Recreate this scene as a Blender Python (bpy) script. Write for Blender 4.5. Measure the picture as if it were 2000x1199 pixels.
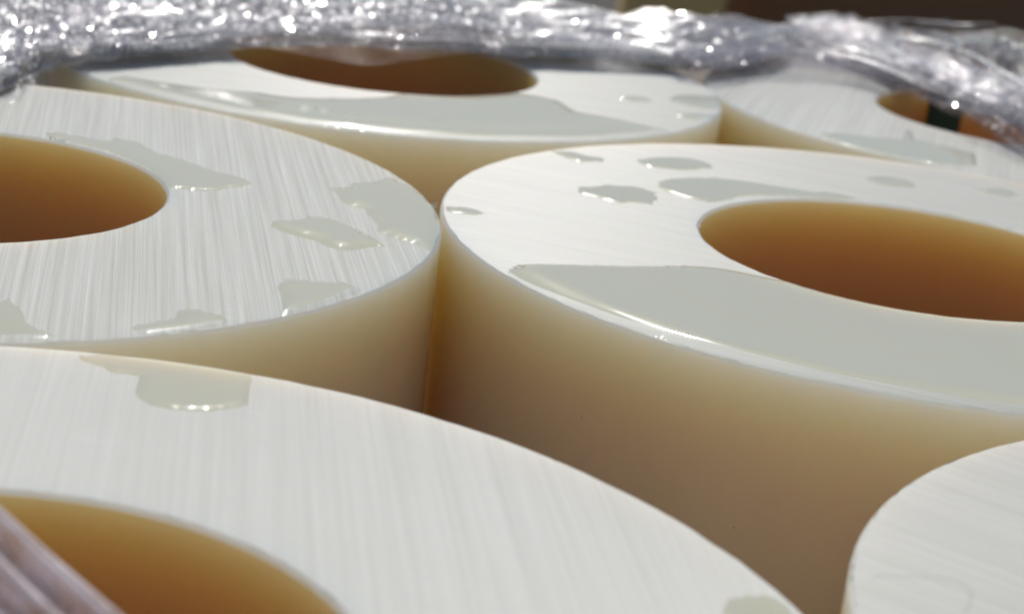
import bpy, bmesh, math, random
import numpy as np
from mathutils import Vector, Matrix
from mathutils.geometry import delaunay_2d_cdt
random.seed(4); RNG = np.random.RandomState(4)
for o in list(bpy.data.objects): bpy.data.objects.remove(o)
SC = bpy.context.scene
COL = SC.collection
U = 0.1                                  # one tube radius in metres

# ------------------------------------------------------------------ camera
PITCH, ROLL, CAMH, FPX = 0.289896, 0.116940, 0.980789, 3806.70
cam = bpy.data.cameras.new('camera'); camo = bpy.data.objects.new('camera', cam); COL.objects.link(camo)
fw = Vector((0, math.cos(PITCH), -math.sin(PITCH))); rt = Vector((1, 0, 0)); up = rt.cross(fw)
R2 = rt*math.cos(ROLL) + up*math.sin(ROLL); U2 = -rt*math.sin(ROLL) + up*math.cos(ROLL)
M = Matrix((R2, U2, -fw)).transposed().to_4x4(); M.translation = Vector((0, 0, CAMH*U))
camo.matrix_world = M
cam.sensor_width = 36; cam.lens = 36*FPX/2000
cam.clip_start = 0.005; cam.clip_end = 200
cam.dof.use_dof = True; cam.dof.focus_distance = 3.45*U; cam.dof.aperture_fstop = 25
SC.camera = camo

# ------------------------------------------------------------------ sky, sun, exposure
SUN_AZ, SUN_EL = math.radians(96.5), math.radians(41.5)
w = bpy.data.worlds.new('World'); SC.world = w; w.use_nodes = True
nt = w.node_tree; sky = nt.nodes.new('ShaderNodeTexSky'); sky.sky_type = 'NISHITA'; sky.sun_disc = False
sky.sun_elevation = SUN_EL; sky.sun_rotation = math.pi/2 - SUN_AZ
nt.links.new(sky.outputs[0], nt.nodes['Background'].inputs[0]); nt.nodes['Background'].inputs[1].default_value = 0.060
sl = bpy.data.lights.new('sun', 'SUN'); sl.energy = 2.9; sl.angle = math.radians(0.5); sl.color = (1, .965, .91)
so = bpy.data.objects.new('sun', sl); COL.objects.link(so)
sd = Vector((math.cos(SUN_EL)*math.cos(SUN_AZ), math.cos(SUN_EL)*math.sin(SUN_AZ), math.sin(SUN_EL)))
so.rotation_euler = sd.to_track_quat('Z', 'Y').to_euler(); so.location = sd*5
SC.view_settings.view_transform = 'Standard'; SC.view_settings.look = 'None'
SC.view_settings.exposure = 0.0; SC.view_settings.gamma = 1
SC.cycles.transparent_max_bounces = 40
SC.cycles.max_bounces = 10

# ------------------------------------------------------------------ helpers
def tag(o, label=None, cat=None, group=None, kind=None):
    if label: o['label'] = label
    if cat: o['category'] = cat
    if group: o['group'] = group
    if kind: o['kind'] = kind
    return o
def mesh_obj(name, verts, faces, mats, parent=None, smooth=True, mi=None):
    me = bpy.data.meshes.new(name); me.from_pydata([tuple(v) for v in verts], [], faces)
    for m in (mats if isinstance(mats, (list, tuple)) else [mats]): me.materials.append(m)
    if mi is not None: me.polygons.foreach_set('material_index', mi)
    if isinstance(smooth, bool): me.polygons.foreach_set('use_smooth', [smooth]*len(me.polygons))
    else: me.polygons.foreach_set('use_smooth', smooth)
    me.update()
    o = bpy.data.objects.new(name, me); COL.objects.link(o)
    if parent: o.parent = parent
    return o
class NT:
    def __init__(s, name):
        s.m = bpy.data.materials.new(name); s.m.use_nodes = True; s.t = s.m.node_tree; s.t.nodes.clear()
        s.out = s.n('ShaderNodeOutputMaterial')
    def n(s, typ, **k):
        nd = s.t.nodes.new(typ)
        for a, b in k.items():
            if a.startswith('i_'): nd.inputs[a[2:].replace('_', ' ')].default_value = b
            else: setattr(nd, a, b)
        return nd
    def l(s, a, b): s.t.links.new(a, b)
    def math(s, op, a, b=None, c=None, clamp=False):
        nd = s.n('ShaderNodeMath', operation=op, use_clamp=clamp)
        for i, v in enumerate((a, b, c)):
            if v is None: continue
            if hasattr(v, 'links'): s.l(v, nd.inputs[i])
            else: nd.inputs[i].default_value = v
        return nd.outputs[0]
    def mix(s, f, a, b):
        nd = s.n('ShaderNodeMix', data_type='RGBA')
        for i, v in ((0, f), (6, a), (7, b)):
            if hasattr(v, 'links'): s.l(v, nd.inputs[i])
            else: nd.inputs[i].default_value = v
        return nd.outputs[2]
    def noise(s, vec, scale, detail=3, rough=.55, dist=0):
        nd = s.n('ShaderNodeTexNoise'); s.l(vec, nd.inputs['Vector'])
        nd.inputs['Scale'].default_value = scale; nd.inputs['Detail'].default_value = detail
        nd.inputs['Roughness'].default_value = rough; nd.inputs['Distortion'].default_value = dist
        return nd.outputs['Fac']
    def mapping(s, vec, rot=(0, 0, 0), scale=(1, 1, 1), loc=(0, 0, 0)):
        nd = s.n('ShaderNodeMapping'); s.l(vec, nd.inputs['Vector'])
        nd.inputs['Rotation'].default_value = rot; nd.inputs['Scale'].default_value = scale; nd.inputs['Location'].default_value = loc
        return nd.outputs[0]
    def ramp(s, f, stops):
        nd = s.n('ShaderNodeValToRGB'); s.l(f, nd.inputs[0]); cr = nd.color_ramp
        while len(cr.elements) > 1: cr.elements.remove(cr.elements[0])
        cr.elements[0].position = stops[0][0]; cr.elements[0].color = stops[0][1]
        for p_, c_ in stops[1:]: e = cr.elements.new(p_); e.color = c_
        return nd.outputs[0]
def schlick(s, f0, normal=None):
    # reflectance of a thin clear layer, the same from either side
    ge = s.n('ShaderNodeNewGeometry'); d = s.n('ShaderNodeVectorMath', operation='DOT_PRODUCT')
    s.l(ge.outputs['Incoming'], d.inputs[0]); s.l(normal if normal else ge.outputs['Normal'], d.inputs[1])
    c = s.math('SUBTRACT', 1, s.math('ABSOLUTE', d.outputs['Value']), clamp=True)
    return s.math('MULTIPLY_ADD', s.math('POWER', c, 5), 1-f0, f0, clamp=True)
def g(v, a=1): return (v, v, v, a)

# ------------------------------------------------------------------ plastic
SSS_R = (1.25, 0.78, 0.42); SSS_S = 0.07
WALL = (0.69, 0.63, 0.49); BORE_SHADED = (.55, .405, .205); CUT = (0.775, 0.765, 0.70); WET = (0.66, 0.645, 0.51)  # bore: same plastic as the wall, its shade put into a darker colour
def plastic(s, base, rough, spec=0.5, sc=SSS_S):
    b = s.n('ShaderNodeBsdfPrincipled'); b.subsurface_method = 'RANDOM_WALK'
    if hasattr(base, 'links'): s.l(base, b.inputs['Base Color'])
    else: b.inputs['Base Color'].default_value = (*base, 1)
    b.inputs['Subsurface Weight'].default_value = 1.0
    b.inputs['Subsurface Radius'].default_value = SSS_R
    b.inputs['Subsurface Scale'].default_value = sc
    b.inputs['Roughness'].default_value = rough; b.inputs['IOR'].default_value = 1.5
    b.inputs['Specular IOR Level'].default_value = spec
    return b
def mat_wall(name, WALL=WALL, spec=.5, rough=.38):
    s = NT(name); tc = s.n('ShaderNodeTexCoord').outputs['Object']
    v = s.mapping(tc, scale=(1/U, 1/U, .15/U))
    n1 = s.noise(v, 14, 4)
    base = s.mix(s.math('MULTIPLY', n1, .35), (WALL[0], WALL[1], WALL[2], 1), (WALL[0]*.93, WALL[1]*.9, WALL[2]*.85, 1))
    # rare dark specks moulded into the skin
    vo = s.n('ShaderNodeTexVoronoi', feature='F1'); s.l(s.mapping(tc, scale=(1/U,)*3), vo.inputs['Vector']); vo.inputs['Scale'].default_value = 9
    sp = s.math('LESS_THAN', vo.outputs['Distance'], .026)
    base = s.mix(s.math('MULTIPLY', sp, .5), base, (.12, .09, .06, 1))
    cl = s.noise(s.mapping(tc, scale=(1/U, 1/U, .5/U)), 2.2, 4, .6)
    base = s.mix(s.math('MULTIPLY', s.ramp(cl, [(.35, g(0)), (.7, g(1))]), .22), base, (WALL[0]*.86, WALL[1]*.83, WALL[2]*.8, 1))
    b = plastic(s, base, rough, spec)
    s.l(s.math('MULTIPLY_ADD', s.noise(s.mapping(tc, scale=(1/U, 1/U, .08/U)), 22, 4), .3, rough-.15), b.inputs['Roughness'])
    bp = s.n('ShaderNodeBump'); s.l(s.noise(s.mapping(tc, scale=(1/U, 1/U, .04/U)), 60, 3), bp.inputs['Height'])
    bp.inputs['Strength'].default_value = .12; bp.inputs['Distance'].default_value = .0003
    s.l(bp.outputs[0], b.inputs['Normal'])
    s.l(b.outputs[0], s.out.inputs[0]); return s.m
def mat_cut(name, ang, seed, strength=1.0, tint=(1, 1, 1)):
    """saw-cut end grain: fine parallel saw lines along ang (degrees)"""
    s = NT(name); tc = s.n('ShaderNodeTexCoord').outputs['Object']
    a = math.radians(ang)
    vr = s.n('ShaderNodeVectorRotate', rotation_type='Z_AXIS'); s.l(tc, vr.inputs['Vector']); vr.inputs['Angle'].default_value = -a
    # slight waviness so the lines are not ruler-straight
    base_v = s.mapping(vr.outputs[0], scale=(1/U, 1/U, 0), loc=(seed*7.3, seed*3.1, 0))
    def lines(fx, fy, det, off):
        return s.noise(s.mapping(base_v, scale=(fx, fy, 1), loc=(off, off*2, 0)), 1.0, det, .6)
    fine = lines(1.6, 260, 4, 3); mid = lines(.8, 95, 4, 9); broad = lines(.5, 24, 3, 17)
    blot = s.noise(base_v, 3.2, 4, .6)
    h = s.math('ADD', s.math('MULTIPLY', fine, .5), s.math('ADD', s.math('MULTIPLY', mid, .6), s.math('MULTIPLY', broad, .25)))
    f = s.ramp(h, [(.55, g(0)), (.80, g(1))])
    scr = s.ramp(lines(.9, 170, 2, 31), [(.62, g(0)), (.72, g(1))])
    lo = tuple(CUT[i]*(1-(.17 if i < 2 else .20)*strength)*tint[i] for i in range(3)) + (1,)
    hi = tuple(min(CUT[i]*1.04*tint[i], .97) for i in range(3)) + (1,)
    c = s.mix(f, lo, hi)
    c = s.mix(s.math('MULTIPLY', scr, .5*strength), c, (.95, .95, .93, 1))
    c = s.mix(s.math('MULTIPLY', s.ramp(blot, [(.45, g(0)), (.75, g(1))]), .22), c, (CUT[0]*.80, CUT[1]*.81, CUT[2]*.76, 1))
    sv = s.mapping(tc, rot=(0, 0, 1.1+seed), scale=(9/U, 160/U, 0))
    sc_ = s.math('MULTIPLY', s.ramp(s.noise(sv, 1.0, 2, .5, .4), [(.70, g(0)), (.74, g(1))]), s.ramp(s.noise(base_v, 2.3, 2), [(.5, g(0)), (.6, g(1))]))
    c = s.mix(s.math('MULTIPLY', sc_, .45), c, (.93, .93, .91, 1))
    b = plastic(s, c, .48, .165, .012)
    s.l(c, b.inputs['Base Color'])
    b.inputs['Subsurface Weight'].default_value = .55
    b.inputs['Anisotropic'].default_value = .8
    tv = s.n('ShaderNodeCombineXYZ'); tv.inputs[0].default_value = -math.sin(a); tv.inputs[1].default_value = math.cos(a)   # rough across the lines
    s.l(tv.outputs[0], b.inputs['Tangent'])
    bp = s.n('ShaderNodeBump'); s.l(h, bp.inputs['Height']); bp.inputs['Strength'].default_value = .55*strength; bp.inputs['Distance'].default_value = .00045
    s.l(bp.outputs[0], b.inputs['Normal'])
    s.l(b.outputs[0], s.out.inputs[0]); return s.m
def mat_wet():
    s = NT('wet_plastic'); tc = s.n('ShaderNodeTexCoord').outputs['Object']
    n1 = s.noise(s.mapping(tc, scale=(1/U,)*3), 3, 3)
    c = s.mix(s.math('MULTIPLY', n1, .5), (*WET, 1), (WET[0]*.93, WET[1]*.95, WET[2]*.92, 1))
    b = plastic(s, c, .6, .0, .012); b.inputs['Subsurface Weight'].default_value = .8
    s.l(b.outputs[0], s.out.inputs[0]); return s.m
def mat_water():
    s = NT('water'); fr = schlick(s, .02)
    tr = s.n('ShaderNodeBsdfTransparent'); tr.inputs[0].default_value = (.975, .98, .97, 1)
    gl = s.n('ShaderNodeBsdfGlossy'); gl.inputs['Roughness'].default_value = .03
    g2 = s.n('ShaderNodeBsdfGlossy'); g2.inputs['Roughness'].default_value = .20      # fine ripples
    gm_ = s.n('ShaderNodeMixShader'); gm_.inputs[0].default_value = .16; s.l(gl.outputs[0], gm_.inputs[1]); s.l(g2.outputs[0], gm_.inputs[2]); gl = gm_
    mx = s.n('ShaderNodeMixShader'); s.l(fr, mx.inputs[0]); s.l(tr.outputs[0], mx.inputs[1]); s.l(gl.outputs[0], mx.inputs[2])
    s.l(mx.outputs[0], s.out.inputs[0]); return s.m
def mat_film(name, dens, rough=.1, refl=1.0, tint=(.98, .975, .955), bump=.6, haze=.7):
    s = NT(name); tc = s.n('ShaderNodeTexCoord').outputs['Object']
    v = s.mapping(tc, scale=(1/U,)*3)
    n1 = s.noise(v, 7, 5, .65, .6)
    d = s.math('MULTIPLY', s.ramp(n1, [(.36, g(.15)), (.66, g(1.5))]), dens, clamp=True)
    tr = s.n('ShaderNodeBsdfTransparent'); tr.inputs[0].default_value = (.97, .965, .975, 1)
    tl = s.n('ShaderNodeBsdfTranslucent'); tl.inputs[0].default_value = (*tint, 1)
    df = s.n('ShaderNodeBsdfDiffuse'); df.inputs[0].default_value = (*tint, 1)
    md = s.n('ShaderNodeMixShader'); md.inputs[0].default_value = .5; s.l(tl.outputs[0], md.inputs[1]); s.l(df.outputs[0], md.inputs[2])
    m1 = s.n('ShaderNodeMixShader'); s.l(d, m1.inputs[0]); s.l(tr.outputs[0], m1.inputs[1]); s.l(md.outputs[0], m1.inputs[2])
    gl = s.n('ShaderNodeBsdfGlossy'); gl.inputs['Roughness'].default_value = rough
    bp = s.n('ShaderNodeBump'); s.l(s.noise(v, 45, 2, .5, 1.2), bp.inputs['Height']); bp.inputs['Strength'].default_value = bump; bp.inputs['Distance'].default_value = .0008
    s.l(bp.outputs[0], gl.inputs['Normal'])
    fr = schlick(s, .08, bp.outputs[0])
    # haze of micro-wrinkles: a broad forward-scattering sheen
    g2 = s.n('ShaderNodeBsdfGlossy'); g2.inputs['Roughness'].default_value = .42; g2.inputs[0].default_value = (.97, .97, .98, 1)
    hz = s.n('ShaderNodeMixShader'); s.l(s.math('MULTIPLY', d, haze, clamp=True), hz.inputs[0]); s.l(m1.outputs[0], hz.inputs[1]); s.l(g2.outputs[0], hz.inputs[2]); m1 = hz
    mx = s.n('ShaderNodeMixShader'); s.l(s.math('MULTIPLY', fr, refl, clamp=True), mx.inputs[0])
    s.l(m1.outputs[0], mx.inputs[1]); s.l(gl.outputs[0], mx.inputs[2])
    s.l(mx.outputs[0], s.out.inputs[0]); return s.m
def mat_plain(name, c1, c2, scale, rough=.8, sc3=(1, 1, 1), bump=.3, dist=.002):
    s = NT(name); tc = s.n('ShaderNodeTexCoord').outputs['Object']
    n1 = s.noise(s.mapping(tc, scale=sc3), scale, 5, .6)
    c = s.mix(s.ramp(n1, [(.3, g(0)), (.7, g(1))]), (*c1, 1), (*c2, 1))
    b = s.n('ShaderNodeBsdfPrincipled'); s.l(c, b.inputs['Base Color']); b.inputs['Roughness'].default_value = rough
    bp = s.n('ShaderNodeBump'); s.l(n1, bp.inputs['Height']); bp.inputs['Strength'].default_value = bump; bp.inputs['Distance'].default_value = dist
    s.l(bp.outputs[0], b.inputs['Normal'])
    s.l(b.outputs[0], s.out.inputs[0]); return s.m
M_WALL = mat_wall('amber_plastic_wall'); M_BORE_SHADED = mat_wall('amber_plastic_bore_shaded', BORE_SHADED, .2, .5); M_WET = mat_wet(); M_WATER = mat_water()

# ------------------------------------------------------------------ data (tube radii as unit, centre of each tube as origin)
RI = 0.4527; BEV = 0.006; LEN = 5.5
TUBES = {  # x, y, z of the top face, saw-line direction
 'A': (-1.15790, 3.69898, 0.0, 102), 'B': (0.82896, 4.01800, .0007, 160), 'C': (-.45655, 5.69611, -.0194, 176),
 'D': (1.51662, 6.05570, -.0282, 77), 'E': (-.54201, 1.76299, .0113, 99), 'F': (1.44335, 2.11480, .0032, 143)}
PUD = {'A1': [[0.0921, 0.4972], [0.117, 0.5196], [0.1512, 0.5063], [0.1953, 0.4939], [0.232, 0.49], [0.2417, 0.5258], [0.2728, 0.5134], [0.2935, 0.5128], [0.3236, 0.4679], [0.3622, 0.429], [0.4047, 0.4051], [0.4488, 0.371], [0.5072, 0.3229], [0.5547, 0.3037], [0.5893, 0.2565], [0.5691, 0.2182], [0.538, 0.1769], [0.5051, 0.1496], [0.4682, 0.1451], [0.4382, 0.142], [0.4211, 0.1793], [0.4003, 0.2219], [0.3683, 0.2819], [0.3355, 0.3206], [0.2976, 0.3576], [0.2522, 0.4034], [0.224, 0.4164], [0.1737, 0.4366], [0.1329, 0.4578], [0.0996, 0.4686]],
 'A2': [[0.743, 0.2956], [0.7628, 0.3118], [0.7827, 0.3282], [0.7853, 0.3538], [0.7925, 0.3759], [0.8115, 0.3921], [0.8346, 0.4104], [0.8488, 0.4367], [0.8573, 0.4665], [0.8767, 0.4388], [0.8989, 0.4093], [0.9215, 0.372], [0.9419, 0.3226], [0.9603, 0.2598], [0.9782, 0.1789], [0.9917, 0.0992], [0.9973, 0.0191], [0.9972, -0.0508], [0.9924, -0.087], [0.9851, -0.1047], [0.9734, -0.0812], [0.9575, -0.0691], [0.942, -0.0616], [0.9203, -0.0421], [0.8984, -0.0223], [0.8774, -0.0018], [0.8708, 0.0518], [0.8586, 0.0828], [0.8498, 0.1053], [0.8374, 0.1483], [0.8196, 0.1672], [0.801, 0.169], [0.7829, 0.1994], [0.7714, 0.2396], [0.7572, 0.2792]],
 'A3': [[0.6768, -0.0617], [0.6745, -0.0219], [0.6902, -0.0091], [0.7107, 0.006], [0.7327, 0.0218], [0.7324, 0.0428], [0.7508, 0.0486], [0.7686, 0.0498], [0.7909, 0.0343], [0.8137, 0.014], [0.8367, -0.0109], [0.8605, -0.0451], [0.8801, -0.0657], [0.901, -0.1019], [0.8792, -0.1292], [0.8551, -0.1544], [0.8411, -0.1702], [0.8256, -0.1726], [0.8031, -0.1668], [0.7885, -0.147], [0.7694, -0.1318], [0.7555, -0.1189], [0.7345, -0.1091], [0.715, -0.0936], [0.6931, -0.0791]],
 'A4': [[0.7478, -0.4598], [0.7474, -0.4273], [0.7573, -0.4022], [0.7777, -0.4018], [0.8001, -0.3988], [0.8197, -0.392], [0.8419, -0.3867], [0.8448, -0.3729], [0.8571, -0.3802], [0.8703, -0.3953], [0.8937, -0.4223], [0.8867, -0.4414], [0.8701, -0.4724], [0.8521, -0.5074], [0.8302, -0.5434], [0.8104, -0.5743], [0.7925, -0.6003], [0.7799, -0.6165], [0.7731, -0.5707], [0.7656, -0.5277], [0.7591, -0.4911]],
 'A5': [[0.5614, -0.7635], [0.5827, -0.7425], [0.5961, -0.7181], [0.6145, -0.6979], [0.6142, -0.6589], [0.633, -0.6379], [0.6602, -0.6401], [0.6848, -0.6499], [0.7008, -0.6761], [0.704, -0.6941], [0.6855, -0.7167], [0.6613, -0.7464], [0.6268, -0.7772], [0.6021, -0.7991], [0.5805, -0.8003], [0.5686, -0.7793]],
 'A6': [[0.2938, -0.7183], [0.3102, -0.6981], [0.3406, -0.7252], [0.3472, -0.696], [0.3672, -0.7273], [0.3869, -0.758], [0.4042, -0.8076], [0.4375, -0.8372], [0.4657, -0.8561], [0.4656, -0.8762], [0.441, -0.8904], [0.4117, -0.8995], [0.3921, -0.9048], [0.3521, -0.9122]],
 'B1': [[-0.9884, -0.0595], [-0.9701, -0.0595], [-0.9557, -0.0469], [-0.9381, -0.0528], [-0.9202, -0.0657], [-0.9087, -0.0807], [-0.9144, -0.0968], [-0.929, -0.104], [-0.9501, -0.1072], [-0.9693, -0.106], [-0.9838, -0.097]],
 'B2': [[-0.7821, 0.6354], [-0.7644, 0.6237], [-0.7494, 0.6238], [-0.732, 0.6336], [-0.7119, 0.621], [-0.687, 0.6053], [-0.6596, 0.6028], [-0.6448, 0.5911], [-0.6526, 0.5659], [-0.6749, 0.5514], [-0.6996, 0.5286], [-0.7192, 0.5408], [-0.7365, 0.5544], [-0.7565, 0.5784], [-0.7742, 0.6039]],
 'B3': [[-0.5679, 0.63], [-0.5486, 0.6465], [-0.5276, 0.6723], [-0.5014, 0.694], [-0.4703, 0.7076], [-0.4392, 0.7188], [-0.4118, 0.7076], [-0.3903, 0.6862], [-0.3773, 0.6524], [-0.3867, 0.6242], [-0.4045, 0.6204], [-0.4311, 0.5923], [-0.457, 0.5715], [-0.482, 0.5648], [-0.5017, 0.5679], [-0.5166, 0.5655], [-0.5364, 0.5662], [-0.5556, 0.5844], [-0.565, 0.6024]],
 'B4': [[-0.7128, 0.2296], [-0.7047, 0.2642], [-0.6838, 0.2823], [-0.6602, 0.3079], [-0.6366, 0.3202], [-0.6178, 0.3217], [-0.5963, 0.3349], [-0.5776, 0.3322], [-0.5591, 0.321], [-0.5433, 0.3035], [-0.533, 0.2986], [-0.5379, 0.2607], [-0.5365, 0.2365], [-0.5429, 0.1891], [-0.5525, 0.1746], [-0.5637, 0.1787], [-0.5865, 0.177], [-0.6049, 0.1678], [-0.6233, 0.1566], [-0.6413, 0.164], [-0.6593, 0.1744], [-0.6774, 0.1898], [-0.7025, 0.2018]],
 'B5': [[-0.5242, 0.4142], [-0.5019, 0.4477], [-0.465, 0.4862], [-0.392, 0.5248], [-0.3204, 0.5306], [-0.2506, 0.5165], [-0.1947, 0.5079], [-0.1534, 0.4982], [-0.1224, 0.5203], [-0.0811, 0.5105], [-0.0522, 0.4885], [-0.0808, 0.459], [-0.1244, 0.4459], [-0.1675, 0.4362], [-0.2248, 0.4222], [-0.2895, 0.3982], [-0.341, 0.3601], [-0.3796, 0.2995], [-0.416, 0.261], [-0.4553, 0.2787], [-0.4812, 0.3006], [-0.514, 0.3283], [-0.5261, 0.3672]],
 'B6': [[0.0037, 0.734], [0.035, 0.7708], [0.0734, 0.7776], [0.1084, 0.7625], [0.1303, 0.7244], [0.1099, 0.6812], [0.0637, 0.6669], [0.0213, 0.6773], [0.006, 0.6988]],
 'B7': [[0.2819, 0.7538], [0.3193, 0.7731], [0.3543, 0.7978], [0.3802, 0.7782], [0.386, 0.7358], [0.3564, 0.7017], [0.3279, 0.7063], [0.3022, 0.7253]],
 'B8u': [[-0.8438, -0.5049], [-0.825, -0.4416], [-0.7684, -0.4208], [-0.6824, -0.3891], [-0.5951, -0.357], [-0.5058, -0.3153], [-0.4636, -0.2989], [-0.4166, -0.3003], [-0.3709, -0.3175], [-0.3312, -0.3328], [-0.2975, -0.3461]],
 'C1u': [[-0.6461, -0.7543], [-0.6423, -0.7134], [-0.625, -0.6861], [-0.5744, -0.6868], [-0.5066, -0.6893], [-0.4389, -0.6918], [-0.3878, -0.6959], [-0.3396, -0.683], [-0.276, -0.6601], [-0.2191, -0.6791], [-0.1401, -0.6652], [-0.0458, -0.6046], [0.0312, -0.5551], [0.0734, -0.4898], [0.097, -0.4396]],
 'C1v': [[0.4297, -0.239], [0.4736, -0.2507], [0.5176, -0.2819], [0.5507, -0.3769], [0.5756, -0.4178], [0.6391, -0.4342], [0.7088, -0.4646], [0.7836, -0.5264], [0.8435, -0.5776]],
 'C2': [[0.6825, -0.1323], [0.7194, -0.0789], [0.7647, -0.067], [0.7972, -0.1026], [0.7715, -0.136], [0.7264, -0.1575]],
 'C3': [[0.8419, -0.0544], [0.8489, -0.0002], [0.8879, 0.0503], [0.9445, 0.0743], [0.9826, 0.0913], [0.9988, 0.0587], [1.0047, 0.0126], [1.0008, -0.0754], [0.9771, -0.126], [0.9317, -0.1377], [0.888, -0.1223], [0.8535, -0.0959]],
 'C4': [[0.8505, -0.2857], [0.8965, -0.2382], [0.9565, -0.2127], [0.9799, -0.2137], [0.9589, -0.2871], [0.906, -0.3267], [0.8705, -0.3186]],
 'D1': [[-0.7148, -0.6336], [-0.6653, -0.5864], [-0.6071, -0.5887], [-0.549, -0.5911], [-0.4716, -0.5644], [-0.4323, -0.4117], [-0.419, -0.4228], [-0.4311, -0.5409], [-0.3842, -0.568], [-0.3332, -0.6098], [-0.2786, -0.6658], [-0.3076, -0.8316], [-0.3505, -0.855], [-0.4291, -0.8654], [-0.4968, -0.8538], [-0.562, -0.8239], [-0.6076, -0.7992], [-0.6564, -0.7414], [-0.693, -0.6925]],
 'E1': [[-0.0905, 0.9742], [-0.0715, 0.9814], [-0.0395, 0.9925], [0.0123, 0.9941], [0.0649, 0.9917], [0.1178, 0.9872], [0.1676, 0.9794], [0.1728, 0.9577], [0.1745, 0.9266], [0.1839, 0.8486], [0.1629, 0.8265], [0.1337, 0.8066], [0.1032, 0.796], [0.0771, 0.7965], [0.0531, 0.8026], [0.032, 0.8247], [0.0223, 0.8462], [0.0175, 0.8906], [0.0138, 0.9154], [-0.0014, 0.9152], [-0.0255, 0.9169], [-0.0512, 0.9396], [-0.0823, 0.9552]],
 'E2': [[0.8301, 0.3416], [0.8396, 0.379], [0.8576, 0.3918], [0.8824, 0.4026], [0.8992, 0.3992], [0.9107, 0.3787], [0.9165, 0.3533], [0.9043, 0.3161], [0.8665, 0.2988], [0.8308, 0.3041]],
 'F1': [[-0.9539, 0.1544], [-0.9458, 0.1737], [-0.9256, 0.1778], [-0.8987, 0.1823], [-0.8641, 0.192], [-0.8396, 0.1894], [-0.827, 0.1727], [-0.8255, 0.1472], [-0.8363, 0.1114], [-0.8518, 0.0667], [-0.8577, 0.0651], [-0.8417, 0.1129], [-0.8329, 0.1421], [-0.8344, 0.1614], [-0.8448, 0.1755], [-0.8676, 0.18], [-0.9003, 0.1725], [-0.9257, 0.1684], [-0.9434, 0.1635], [-0.9514, 0.1489]]}

def arc(r, a0, a1, step=.02):
    n = max(2, int(abs(math.radians(a1-a0))*r/step)+1)
    return [(r*math.cos(math.radians(a0+(a1-a0)*i/(n-1))), r*math.sin(math.radians(a0+(a1-a0)*i/(n-1)))) for i in range(n)]
def az(p): return math.degrees(math.atan2(p[1], p[0]))
def dense_open(P, step=.008, jag=0.0, rs=None):
    out = []
    for a, b in zip(P[:-1], P[1:]):
        d = math.hypot(b[0]-a[0], b[1]-a[1]); n = max(1, int(d/step))
        for i in range(n):
            t = i/n; out.append((a[0]+(b[0]-a[0])*t, a[1]+(b[1]-a[1])*t))
    out.append(P[-1]); return out
B8 = PUD.pop('B8u'); C1u = PUD.pop('C1u'); C1v = PUD.pop('C1v')
rimr = 1-.003; borr = RI+.004
PUD['B8'] = B8 + arc(borr, az(B8[-1]), -28) + arc(rimr, -30, az(B8[0]))[0:-1]
PUD['C1'] = C1u + arc(borr, az(C1u[-1])+1, az(C1v[0])-1) + C1v + arc(rimr, az(C1v[-1])-1, az(C1u[0])+1)
def smooth_closed(P, it=1):
    P = np.array(P)
    for _ in range(it):
        Q = np.empty((len(P)*2, 2)); N = np.roll(P, -1, 0)
        Q[0::2] = P*.75+N*.25; Q[1::2] = P*.25+N*.75; P = Q
    return P
def outline(name, sawdir):
    P = smooth_closed(PUD[name], 1) if name in ('B8', 'C1', 'B3', 'B6', 'C2', 'C3') else np.array(PUD[name])
    out = []
    for a, b in zip(P, np.roll(P, -1, 0)):
        d = np.hypot(*(b-a)); n = max(1, int(math.ceil(d/.0055)))
        for i in range(n): out.append(a+(b-a)*i/n)
    P = np.array(out); r = np.hypot(P[:, 0], P[:, 1])
    # water creeps along the saw lines: jagged where the edge crosses them
    s = np.array([math.cos(math.radians(sawdir)), math.sin(math.radians(sawdir))]); t = np.array([-s[1], s[0]])
    key = np.floor((P@t)/.0065).astype(int); rs = np.random.RandomState(abs(hash_(name)) % 10000)
    tab = rs.uniform(-1, 1, 4000); j = tab[key % 4000]*(.0075 if name[0] in 'AD' else .003 if name[0] == 'E' else .0015 if name[0] == 'F' else .006)
    free = (r > RI+.02) & (r < .985)
    P = P + (s[None, :]*(j*free)[:, None])
    r = np.hypot(P[:, 0], P[:, 1]); rc = np.clip(r, RI+.003, rimr); P *= (rc/r)[:, None]
    # drop near-duplicates
    keep = [0]
    for i in range(1, len(P)):
        if np.hypot(*(P[i]-P[keep[-1]])) > .0025: keep.append(i)
    return P[keep]
def hash_(n): return sum(ord(c)*(i*31+7) for i, c in enumerate(n))
def inside(poly, pts):
    x, y = pts[:, 0], pts[:, 1]; res = np.zeros(len(pts), bool)
    x0, y0 = poly[:, 0], poly[:, 1]; x1, y1 = np.roll(x0, -1), np.roll(y0, -1)
    for a, b, c, d in zip(x0, y0, x1, y1):
        if b == d: continue
        m = ((b > y) != (d > y)) & (x < (c-a)*(y-b)/(d-b)+a); res ^= m
    return res
OUT = {n: outline(n, TUBES[n[0]][3]) for n in PUD}

def cdt(pts, loops):
    edges = []; k = 0
    for L in loops:
        edges += [(k+i, k+(i+1) % L) for i in range(L)]; k += L
    v, e, f, *_ = delaunay_2d_cdt([Vector(p) for p in pts], edges, [], 0, 1e-6)
    return np.array([tuple(p) for p in v]), [tuple(t) for t in f]

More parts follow.
